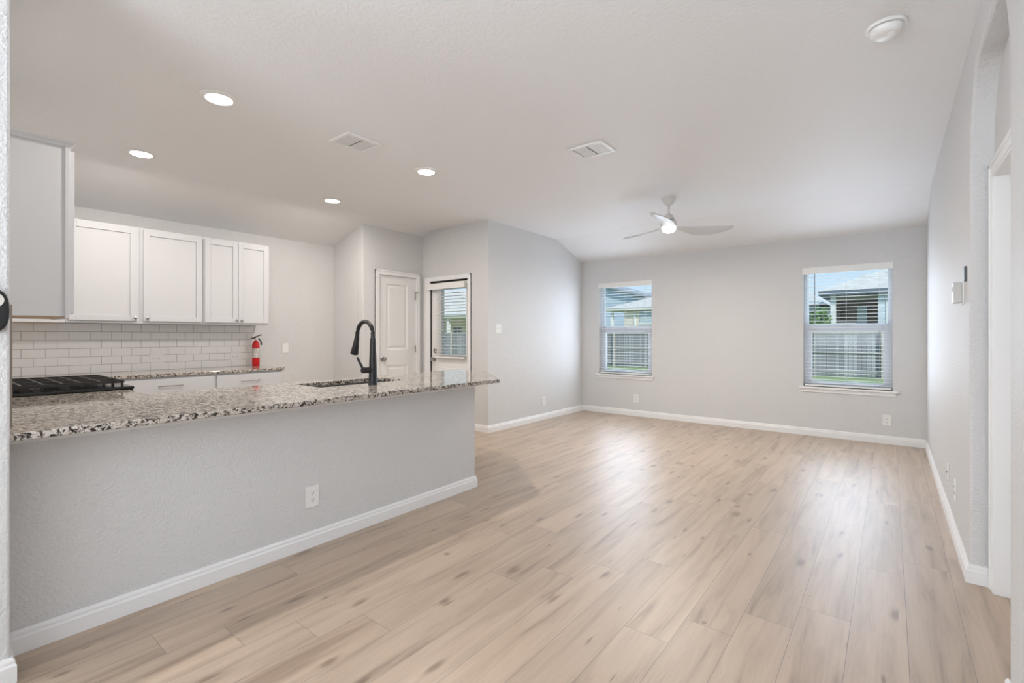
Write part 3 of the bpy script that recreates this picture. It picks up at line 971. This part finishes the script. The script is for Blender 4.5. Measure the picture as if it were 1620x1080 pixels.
MB().tube([(0.0, -0.018, 0.338), (0.006, 0.02, 0.352), (0.014, 0.062, 0.368)], 0.0055, 10).build('squeeze_lever', black_m, fx, smooth=True)
MB().tube([(0.0, 0.012, 0.325), (0.010, 0.036, 0.315), (0.016, 0.052, 0.285), (0.018, 0.056, 0.245)], [0.007, 0.007, 0.008, 0.010], 10).build('hose', black_m, fx, smooth=True)

# ------------------------------------------------------------------ outlets and switches (built facing -y, then turned)
FACE_X, FACE_MY, FACE_MX = PI / 2, 0.0, -PI / 2


def outlet_proto(label, loc, rz, sideways=False, group='electrical outlets'):
    t_ = thing('wall_outlet', label, 'outlet', loc, rz, group)
    w_, h_ = (0.062, 0.041) if sideways else (0.0405, 0.0625)
    MB().box(-w_, w_, -0.006, 0.0, -h_, h_).build('cover_plate', plastic_m, t_, bevel=0.0025)
    for s_ in (-1, 1):
        c = (s_ * 0.020, 0) if sideways else (0, s_ * 0.020)
        f_ = MB().cbox((c[0], -0.0068, c[1]), (0.028 if not sideways else 0.030, 0.003, 0.030 if not sideways else 0.028)).build('socket_face', plastic_m, t_, bevel=0.001)
        mb = MB()
        for dx in (-0.0065, 0.0065):
            if sideways:
                mb.cbox((c[0] + 0.003, -0.0085, c[1] + dx), (0.009, 0.0012, 0.0022))
            else:
                mb.cbox((c[0] + dx, -0.0085, c[1] + 0.003), (0.0022, 0.0012, 0.009))
        if sideways:
            mb.cbox((c[0] - 0.009, -0.0085, c[1]), (0.005, 0.0012, 0.005))
        else:
            mb.cbox((c[0], -0.0085, c[1] - 0.008), (0.005, 0.0012, 0.005))
        mb.build('slots', slot_m, f_)
    return t_


op = outlet_proto('white outlet plate on the half wall below the granite bar', (PX, 1.483, 0.296), FACE_X)
dup(op, (XL, 5.854, 0.276), FACE_X, 'white outlet plate low on the pale side wall, past the wall switch', 'electrical outlets')
dup(op, (-3.089, YB, 0.273), FACE_MY, 'small white outlet on the back wall beneath the corner window', 'electrical outlets')
dup(op, (-0.03, YB, 0.272), FACE_MY, 'white outlet on the back wall under the window with the porch view', 'electrical outlets')
dup(op, (XR, 3.985, 0.303), FACE_MX, 'white outlet edge-on beside the arch, the one closer to the arch corner', 'electrical outlets')
sp_ = outlet_proto('sideways white outlet on the tile backsplash between the drawers', (XK + 0.009, 1.591, 1.010), FACE_X, True, 'outlets on the tile')
dup(sp_, (XK + 0.009, 2.354, 1.008), FACE_X, 'sideways white outlet on the tile just beside the red extinguisher', 'outlets on the tile')

t_ = thing('cable_outlet', 'white cable jack plate edge-on low between arch corner and back wall', 'outlet', (XR, 4.446, 0.311), FACE_MX)
MB().box(-0.0375, 0.0375, -0.006, 0.0, -0.0595, 0.0595).build('cover_plate', plastic_m, t_, bevel=0.0025)
MB().lathe([(0.0, 0.0), (0.0045, 0.0), (0.0045, -0.012), (0.0, -0.012)], (0, -0.005, 0), 'y', 12).build('jack', steel_m, t_)


def switch_plate(label, loc, rz, gangs):
    t_ = thing('light_switch', label, 'light switch', loc, rz, 'light switches')
    w_ = 0.0375 if gangs == 1 else 0.061
    MB().box(-w_, w_, -0.006, 0.0, -0.0595, 0.0595).build('cover_plate', plastic_m, t_, bevel=0.0025)
    for k in range(gangs):
        x = (k - (gangs - 1) / 2) * 0.046
        MB().cbox((x, -0.0085, 0.003), (0.010, 0.008, 0.022)).build('toggle', plastic_m, t_, bevel=0.0015)
    return t_


switch_plate('white double light switch on the pale side wall beside the back door corner', (XL, 4.803, 1.336), FACE_X, 2)
switch_plate('white single light switch on the kitchen wall past the red extinguisher', (XK, 2.94, 1.090), FACE_X, 1)

# thermostat and slim sensor by the arch
t_ = thing('thermostat', 'boxy white thermostat sticking out of the wall beside the arch', 'thermostat', (XR, 3.615, 1.485), FACE_MX)
MB().box(-0.058, 0.058, -0.008, 0.0, -0.062, 0.062).build('wall_plate', plastic_m, t_, bevel=0.002)
MB().box(-0.054, 0.054, -0.044, -0.008, -0.056, 0.056).build('housing', beige_m, t_, bevel=0.004)
MB().box(-0.030, 0.030, -0.0455, -0.044, 0.005, 0.035).build('display', grey_m, t_)
o = tag(MB().box(-0.018, 0.018, -0.011, 0.0, -0.040, 0.040).build('slim_sensor', mat('dark_grey_metal', (0.10, 0.10, 0.105), 0.4), None, bevel=0.002), 'slim dark grey plate above the thermostat near the arch edge', 'sensor')
o.location = (XR, 3.465, 1.575)
o.rotation_euler = (0, 0, FACE_MX)

# black device at the end of the near kitchen wall
t_ = thing('wall_device', 'black rounded device with pale oval face on the wall end above the bar', 'device', (XS, 0.171, 1.338), FACE_X)
prof = []
mb = MB()
for k in range(28):
    a = 2 * PI * k / 28
    ca, sa = math.cos(a), math.sin(a)
    prof.append((0.050 * math.copysign(abs(ca) ** 0.75, ca), 0.078 * math.copysign(abs(sa) ** 0.75, sa)))
mb.prism(prof, 'y', -0.034, 0.0)
mb.build('housing', black_m, t_, bevel=0.008)
mb = MB()
mb.prism([(0.036 * math.cos(2 * PI * k / 28), 0.036 + 0.030 * math.sin(2 * PI * k / 28)) for k in range(28)], 'y', -0.037, -0.034)
mb.build('oval_face', mat('pale_lens', (0.70, 0.68, 0.62), 0.3), t_, bevel=0.001)

# ------------------------------------------------------------------ ceiling things


def recessed(label, x, y):
    t_ = thing('recessed_light', label, 'ceiling light', (x, y, ZC), 0, 'recessed kitchen lights')
    MB().lathe([(0.072, 0.0005), (0.106, 0.0005), (0.106, -0.004), (0.098, -0.010), (0.075, -0.013), (0.072, -0.006)], n=36).build('trim_ring', plastic_m, t_, smooth=True)
    MB().lathe([(0.0, -0.013), (0.070, -0.0125), (0.0725, -0.008), (0.0725, 0.0)], n=36).build('lens', lens_m, t_, smooth=True)
    area('downlight', (x, y, ZC - 0.022), (0, 0, -1), 0.07, 0.07, P_SPOT, WARM, 'DISK')
    return t_


recessed('round recessed ceiling light over the bar, largest of the four', -3.287, 1.200)
recessed('round recessed ceiling light above the wide upper cabinets by the end panel', -4.780, 1.170)
recessed('round recessed ceiling light over the bar beyond the ceiling vents', -3.287, 2.900)
recessed('round recessed ceiling light above the drawers by the pantry corner', -4.800, 2.880)

louvre_m = mat('louvre_paint', (0.84, 0.84, 0.83), 0.45)
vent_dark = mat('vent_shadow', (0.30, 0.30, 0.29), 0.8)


def vent(label, cx, cy, sx, sy, along_x):
    t_ = thing('ceiling_vent', label, 'vent', (cx, cy, ZC), 0, 'ceiling vents')
    hx, hy = sx / 2, sy / 2
    mb = MB()
    b_ = 0.028
    z0, z1 = -0.014, 0.0
    mb.box(-hx, hx, -hy, -hy + b_, z0, z1).box(-hx, hx, hy - b_, hy, z0, z1).box(-hx, -hx + b_, -hy + b_, hy - b_, z0, z1).box(hx - b_, hx, -hy + b_, hy - b_, z0, z1)
    mb.build('frame', plastic_m, t_, bevel=0.003)
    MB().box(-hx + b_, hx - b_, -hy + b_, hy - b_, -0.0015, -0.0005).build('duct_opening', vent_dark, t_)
    for s_ in (-1, 1):
        mb = MB()
        n = 9
        for k in range(n):
            if along_x:                                   # two banks side by side along x, louvres along y
                xa = -hx + b_ + 0.006 if s_ < 0 else 0.006
                xb = -0.006 if s_ < 0 else hx - b_ - 0.006
                yy = -hy + b_ + (sy - 2 * b_) * (k + 0.5) / n
                mb.box(xa, xb, yy - 0.0085, yy + 0.0085, -0.0085, -0.0065)
            else:
                ya = -hy + b_ + 0.006 if s_ < 0 else 0.006
                yb = -0.006 if s_ < 0 else hy - b_ - 0.006
                xx = -hx + b_ + (sx - 2 * b_) * (k + 0.5) / n
                mb.box(xx - 0.0085, xx + 0.0085, ya, yb, -0.0085, -0.0065)
        mb.build('louvre_bank', louvre_m, t_)
    return t_


vent('white ceiling vent over the bar counter between the recessed lights', -3.219, 2.130, 0.258, 0.302, False)
vent('white ceiling vent between the bar and the ceiling fan', -1.866, 3.385, 0.300, 0.252, True)

t_ = thing('smoke_detector', 'round white smoke detector alone on the open ceiling toward the arch', 'smoke detector', (-0.015, 2.915, ZC))
MB().lathe([(0.0, 0.0), (0.082, 0.0), (0.084, -0.006), (0.080, -0.013), (0.0, -0.013)], n=40).build('base_plate', plastic_m, t_, smooth=True)
MB().lathe([(0.0, -0.0131), (0.064, -0.0131), (0.064, -0.016), (0.0, -0.016)], n=40).build('gap_ring', grey_m, t_)
MB().lathe([(0.0, -0.0161), (0.068, -0.0161), (0.067, -0.030), (0.058, -0.044), (0.040, -0.050), (0.0, -0.051)], n=40).build('housing', plastic_m, t_, smooth=True)
MB().lathe([(0.0, -0.050), (0.020, -0.050), (0.020, -0.053), (0.017, -0.0545), (0.0, -0.0545)], (0.022, -0.012, 0), 'z', 24).build('test_button', plastic_m, t_, smooth=True)

# ceiling fan
fn = thing('ceiling_fan', 'white three-blade ceiling fan with a lit lamp hanging from the living room ceiling', 'ceiling fan', (-1.884, 5.117, ZC))
MB().lathe([(0.0, 0.0), (0.074, 0.0), (0.072, -0.014), (0.058, -0.045), (0.034, -0.070), (0.014, -0.078), (0.0, -0.078)], n=32).build('canopy', fan2_m, fn, smooth=True)
MB().lathe([(0.0, -0.07), (0.0115, -0.07), (0.0115, -0.185), (0.0, -0.185)], n=16).build('downrod', fan2_m, fn, smooth=True)
MB().lathe([(0.0, -0.168), (0.022, -0.168), (0.034, -0.176), (0.058, -0.222), (0.063, -0.232), (0.0, -0.232)], n=32).build('motor_cone', fan2_m, fn, smooth=True)
MB().lathe([(0.0, -0.2321), (0.056, -0.2321), (0.056, -0.242), (0.0, -0.242)], n=32).build('shadow_gap', grey_m, fn)
MB().lathe([(0.0, -0.2421), (0.070, -0.2421), (0.082, -0.254), (0.083, -0.290), (0.078, -0.306), (0.0, -0.306)], n=36).build('motor_housing', fan_m, fn, smooth=True)
MB().lathe([(0.0, -0.3061), (0.074, -0.3061), (0.074, -0.322), (0.070, -0.345), (0.058, -0.362), (0.035, -0.371), (0.0, -0.373)], n=32).build('lamp_shade', fanlens_m, fn, smooth=True)
area('fan_lamp', (-1.884, 5.117, ZC - 0.39), (0, 0, -1), 0.12, 0.12, P_FAN, (1, 0.93, 0.83), 'DISK')


def blade(ang):
    mb = MB()
    n, m_ = 18, 7
    grid_t, grid_b = [], []
    for i in range(n + 1):
        s_ = i / n
        r = 0.055 + 0.635 * s_
        lead = 0.024 + 0.020 * s_ - 0.005 * s_ ** 6 * 2
        trail = -(0.020 + 0.150 * (math.sin(PI * min(1, s_ * 0.94 + 0.02)) ** 0.9) * (0.55 + 0.45 * s_))
        if s_ > 0.9:
            trail *= 1 - 0.9 * ((s_ - 0.9) / 0.1) ** 2
        tw = R(6 + 15 * min(1, s_ * 2.5) - 9 * s_)
        drop = -0.014 - 0.005 * math.sin(PI * s_)
        rt, rb = [], []
        for j in range(m_ + 1):
            y_ = trail + (lead - trail) * j / m_
            zz = math.tan(tw) * (y_ - 0.02) + drop + 0.012 * (1 - (2 * j / m_ - 1) ** 2)
            rt.append(mb.m.verts.new((r, y_, zz + 0.004)))
            rb.append(mb.m.verts.new((r, y_, zz - 0.004)))
        grid_t.append(rt)
        grid_b.append(rb)
    for i in range(n):
        for j in range(m_):
            mb.m.faces.new([grid_t[i][j], grid_t[i + 1][j], grid_t[i + 1][j + 1], grid_t[i][j + 1]])
            mb.m.faces.new([grid_b[i][j], grid_b[i][j + 1], grid_b[i + 1][j + 1], grid_b[i + 1][j]])
        mb.m.faces.new([grid_t[i][0], grid_b[i][0], grid_b[i + 1][0], grid_t[i + 1][0]])
        mb.m.faces.new([grid_t[i][m_], grid_t[i + 1][m_], grid_b[i + 1][m_], grid_b[i][m_]])
    mb.m.faces.new(grid_t[0] + grid_b[0][::-1])
    mb.m.faces.new(grid_t[n][::-1] + grid_b[n])
    o_ = mb.build('blade', fan_m, fn, smooth=True)
    o_.scale.y = -1                                      # the near edge of the first blade rides high
    o_.location = (0, 0, -0.300)
    o_.rotation_euler = (0, 0, ang)


for k in range(3):
    blade(R(38.4 + 120 * k))

# ------------------------------------------------------------------ outdoors
GZ = -0.38
grass_m = noisy('lawn_grass', (0.21, 0.27, 0.11), (0.31, 0.38, 0.18), 3.0, 0.9)
lawn = MB().box(-60, 40, 12.0, 70, GZ - 0.2, GZ).build('lawn', grass_m)
lawn['kind'] = 'structure'
struct(MB().box(-60, 40, 7.16, 12.0, GZ - 0.2, GZ).box(-60, -6.3, -10, 7.16, GZ - 0.2, GZ).build('ground', grass_m))
fence_m = stripes('weathered_fence', (0.31, 0.315, 0.33), (0.08, 0.08, 0.08), 0.145, 'X', 0.09, 0.85, 0.28)
rail_m = mat('fence_rail', (0.40, 0.395, 0.385), 0.85)
post_m = mat('fence_post', (0.48, 0.455, 0.41), 0.85)


def fence(x0, x1, y, label, posts):
    t_ = thing('fence', label, 'fence', (0, y, GZ))
    MB().box(x0, x1, 0.04, 0.06, 0.03, 1.84).build('picket_boards', fence_m, t_)
    for z0, z1 in ((1.70, 1.83), (0.93, 1.0), (0.16, 0.24)):
        MB().box(x0, x1, 0.0, 0.0395, z0, z1).build('rail', rail_m, t_)
    for px in posts:
        MB().box(px - 0.05, px + 0.05, -0.1, -0.0005, 0, 1.86).build('post', post_m, t_)
    return t_


fence(-7.0, 8.0, 23.0, 'weathered grey board fence behind the strip of lawn, below the covered porch', [-5.6, -3.0, -0.22, 2.3])
fence(-34.0, -7.002, 23.0, 'weathered grey board fence seen through the corner window and the back door', [-31, -28.5, -26, -23.5, -21, -18.5, -16.2, -13.8, -11.36, -9.0])

cream_m = stripes('cream_siding', (0.76, 0.69, 0.58), (0.52, 0.46, 0.38), 0.2, 'Z', 0.08)
blue_m = stripes('blue_grey_siding', (0.44, 0.54, 0.64), (0.30, 0.38, 0.46), 0.2, 'Z', 0.08)
roof_m = noisy('pale_shingles', (0.52, 0.49, 0.45), (0.66, 0.63, 0.58), 4.0, 0.9, (1, 1, 4))
roofd_m = noisy('slate_shingles', (0.26, 0.28, 0.32), (0.36, 0.38, 0.42), 4.0, 0.9, (1, 1, 4))
fascia_m = mat('blue_grey_fascia', (0.17, 0.20, 0.25), 0.6)
fasciac_m = mat('cream_fascia', (0.72, 0.70, 0.60), 0.6)
whitep_m = mat('white_post', (0.80, 0.80, 0.78), 0.6)
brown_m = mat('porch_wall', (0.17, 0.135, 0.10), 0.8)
brick_m = mat('tan_brick', (0.40, 0.30, 0.235), 0.9)
pane_m = mat('house_window', (0.45, 0.55, 0.58), 0.12)
dpane_m = mat('dark_window', (0.14, 0.18, 0.20), 0.15)

# house with the covered porch (through window_2)
h = thing('porch_house', 'pale-roofed house with a deep covered porch beyond the fence', 'house', (0, 30, GZ))
mb = MB()
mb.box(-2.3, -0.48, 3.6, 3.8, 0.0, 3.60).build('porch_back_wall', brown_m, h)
MB().box(-2.42, -0.48, 0.25, 3.6, 3.62, 3.72).build('porch_ceiling', mat('porch_soffit', (0.42, 0.38, 0.32), 0.8), h)
MB().box(-0.48, 6.0, 0.1, 8.0, 0.0, 3.72).build('wall', stripes('light_blue_siding', (0.62, 0.70, 0.76), (0.5, 0.58, 0.64), 0.2, 'Z', 0.08), h)
MB().box(-2.47, -2.24, 0.1, 0.33, 0.0, 3.72).build('porch_post', whitep_m, h)
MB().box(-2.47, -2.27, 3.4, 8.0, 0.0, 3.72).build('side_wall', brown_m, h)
MB().box(-2.98, 6.4, -0.25, 8.4, 3.73, 3.95).build('fascia', fascia_m, h)
mb = MB()
e0 = [(-3.0, -0.27, 3.955), (6.42, -0.27, 3.955), (6.42, 8.42, 3.955), (-3.0, 8.42, 3.955)]
r0, r1 = (0.9, 4.1, 5.75), (2.6, 4.1, 5.75)
for pl in ([e0[0], e0[1], r1, r0], [e0[1], e0[2], r1], [e0[2], e0[3], r0, r1], [e0[3], e0[0], r0], e0[::-1]):
    mb.poly(pl)
mb.build('roof', roof_m, h)
MB().box(-1.48, -1.02, 3.55, 3.6, 1.9, 3.3).build('window', pane_m, h)
MB().box(-2.24, -1.35, 0.15, 0.2, 2.22, 2.28).build('railing', whitep_m, h)
for k in range(8):
    MB().box(-2.2 + 0.11 * k, -2.16 + 0.11 * k, 0.155, 0.195, 1.5, 2.22).build('baluster', whitep_m, h)
MB().box(-0.16, -0.12, 0.06, 0.1, 0.0, 3.7).build('downspout', whitep_m, h)
# its neighbour behind the bush
h = thing('brick_house', 'tan roofed house whose corner shows past the round green bush', 'house', (0, 34, GZ))
MB().box(-7.2, -3.35, 0.0, 8.0, 0, 3.7).build('wall', blue_m, h)
mb = MB()
e0 = [(-7.5, -0.4, 3.5), (-3.0, -0.4, 3.5), (-3.0, 8.4, 3.5), (-7.5, 8.4, 3.5)]
r0, r1 = (-6.4, 4.0, 4.6), (-4.4, 4.0, 4.6)
for pl in ([e0[0], e0[1], r1, r0], [e0[1], e0[2], r1], [e0[2], e0[3], r0, r1], [e0[3], e0[0], r0], e0[::-1]):
    mb.poly(pl)
mb.build('roof', roof_m, h)
MB().box(-4.05, -3.6, -0.03, 0.0, 1.4, 2.4).build('window', dpane_m, h)

# cream house (through window_1) and the tall blue house behind it
h = thing('cream_house', 'cream house with pale hip roof and white porch post seen through the corner window', 'house', (0, 30, GZ))
MB().box(-14.15, -8.0, 0.1, 8.0, 0, 3.4).build('wall', cream_m, h)
MB().box(-15.5, -7.6, -0.3, 8.4, 3.31, 3.44).build('fascia', fasciac_m, h)
mb = MB()
e0 = [(-15.52, -0.32, 3.445), (-7.58, -0.32, 3.445), (-7.58, 8.42, 3.445), (-15.52, 8.42, 3.445)]
r0, r1 = (-12.4, 4.1, 4.75), (-10.6, 4.1, 4.75)
for pl in ([e0[0], e0[1], r1, r0], [e0[1], e0[2], r1], [e0[2], e0[3], r0, r1], [e0[3], e0[0], r0], e0[::-1]):
    mb.poly(pl)
mb.build('roof', roof_m, h)
MB().box(-15.12, -14.94, 0.0, 0.18, 0, 3.31).build('porch_post', whitep_m, h)
f_ = MB().box(-13.0, -11.6, 0.04, 0.1, 2.42, 3.26).build('window', pane_m, h)
MB().box(-13.06, -11.54, 0.0, 0.039, 2.34, 2.42).build('window_ledge', whitep_m, h)
MB().box(-13.42, -13.30, 0.03, 0.0995, 0, 3.31).build('corner_board', whitep_m, h)
h = thing('blue_house', 'tall blue-grey sided house with slate roof rising behind the cream house', 'house', (0, 39.5, GZ))
MB().prism([(-26.2, 0), (-17.7, 0), (-17.7, 5.25), (-26.2, 7.70)], 'y', 0.0, 9.0).build('wall', blue_m, h)
MB().prism([(-26.4, 7.76), (-17.15, 5.10), (-17.15, 5.27), (-26.4, 7.95)], 'y', -0.5, 9.5).build('roof', roofd_m, h)
# house opposite the back door
h = thing('beige_house', 'beige house with white porch posts seen through the glass of the back door', 'house', (0, 31, GZ))
MB().box(-48.0, -27.5, 2.5, 9.0, 0, 3.2).build('wall', cream_m, h)
MB().box(-48.5, -27.0, -0.2, 9.4, 3.2, 3.45).build('fascia', fasciac_m, h)
mb = MB()
e0 = [(-48.6, -0.3, 3.455), (-26.9, -0.3, 3.455), (-26.9, 9.5, 3.455), (-48.6, 9.5, 3.455)]
r0, r1 = (-43.0, 4.5, 6.4), (-32.0, 4.5, 6.4)
for pl in ([e0[0], e0[1], r1, r0], [e0[1], e0[2], r1], [e0[2], e0[3], r0, r1], [e0[3], e0[0], r0], e0[::-1]):
    mb.poly(pl)
mb.build('roof', roof_m, h)
for px in (-37.5, -34.8, -32.2, -29.4):
    MB().box(px - 0.13, px + 0.13, 0.0, 0.26, 0, 3.2).build('porch_post', whitep_m, h)
MB().box(-36.5, -35.6, 2.45, 2.5, 0.3, 2.4).build('door', brown_m, h)
MB().box(-33.9, -32.9, 2.45, 2.5, 1.2, 2.4).build('window', dpane_m, h)

# bush between the houses
random.seed(4)
leaf_m = noisy('bush_leaves', (0.09, 0.19, 0.05), (0.26, 0.42, 0.14), 5.0, 0.85)
bu = thing('round_bush', 'round light green bush growing beside the porch post beyond the fence', 'bush', (-2.95, 29.2, GZ))
mb = MB()
for k in range(900):
    th, ph = random.uniform(0, 2 * PI), math.acos(random.uniform(-1, 1))
    rr = 0.62 * random.uniform(0.6, 1.08)
    p = Vector((rr * math.sin(ph) * math.cos(th), rr * math.sin(ph) * math.sin(th), 2.1 + 1.0 * rr / 0.62 * math.cos(ph)))
    a_ = Vector((random.uniform(-1, 1), random.uniform(-1, 1), random.uniform(-1, 1))).normalized() * 0.085
    b_ = a_.cross(Vector((random.uniform(-1, 1), random.uniform(-1, 1), random.uniform(-1, 1)))).normalized() * 0.05
    mb.poly([p - a_, p + b_, p + a_, p - b_])
mb.build('foliage', leaf_m, bu)
MB().tube([(0, 0, 0), (0.02, 0, 1.0), (0, 0, 2.0)], [0.06, 0.05, 0.03], 8).build('stem', mat('bark', (0.16, 0.12, 0.09), 0.9), bu)
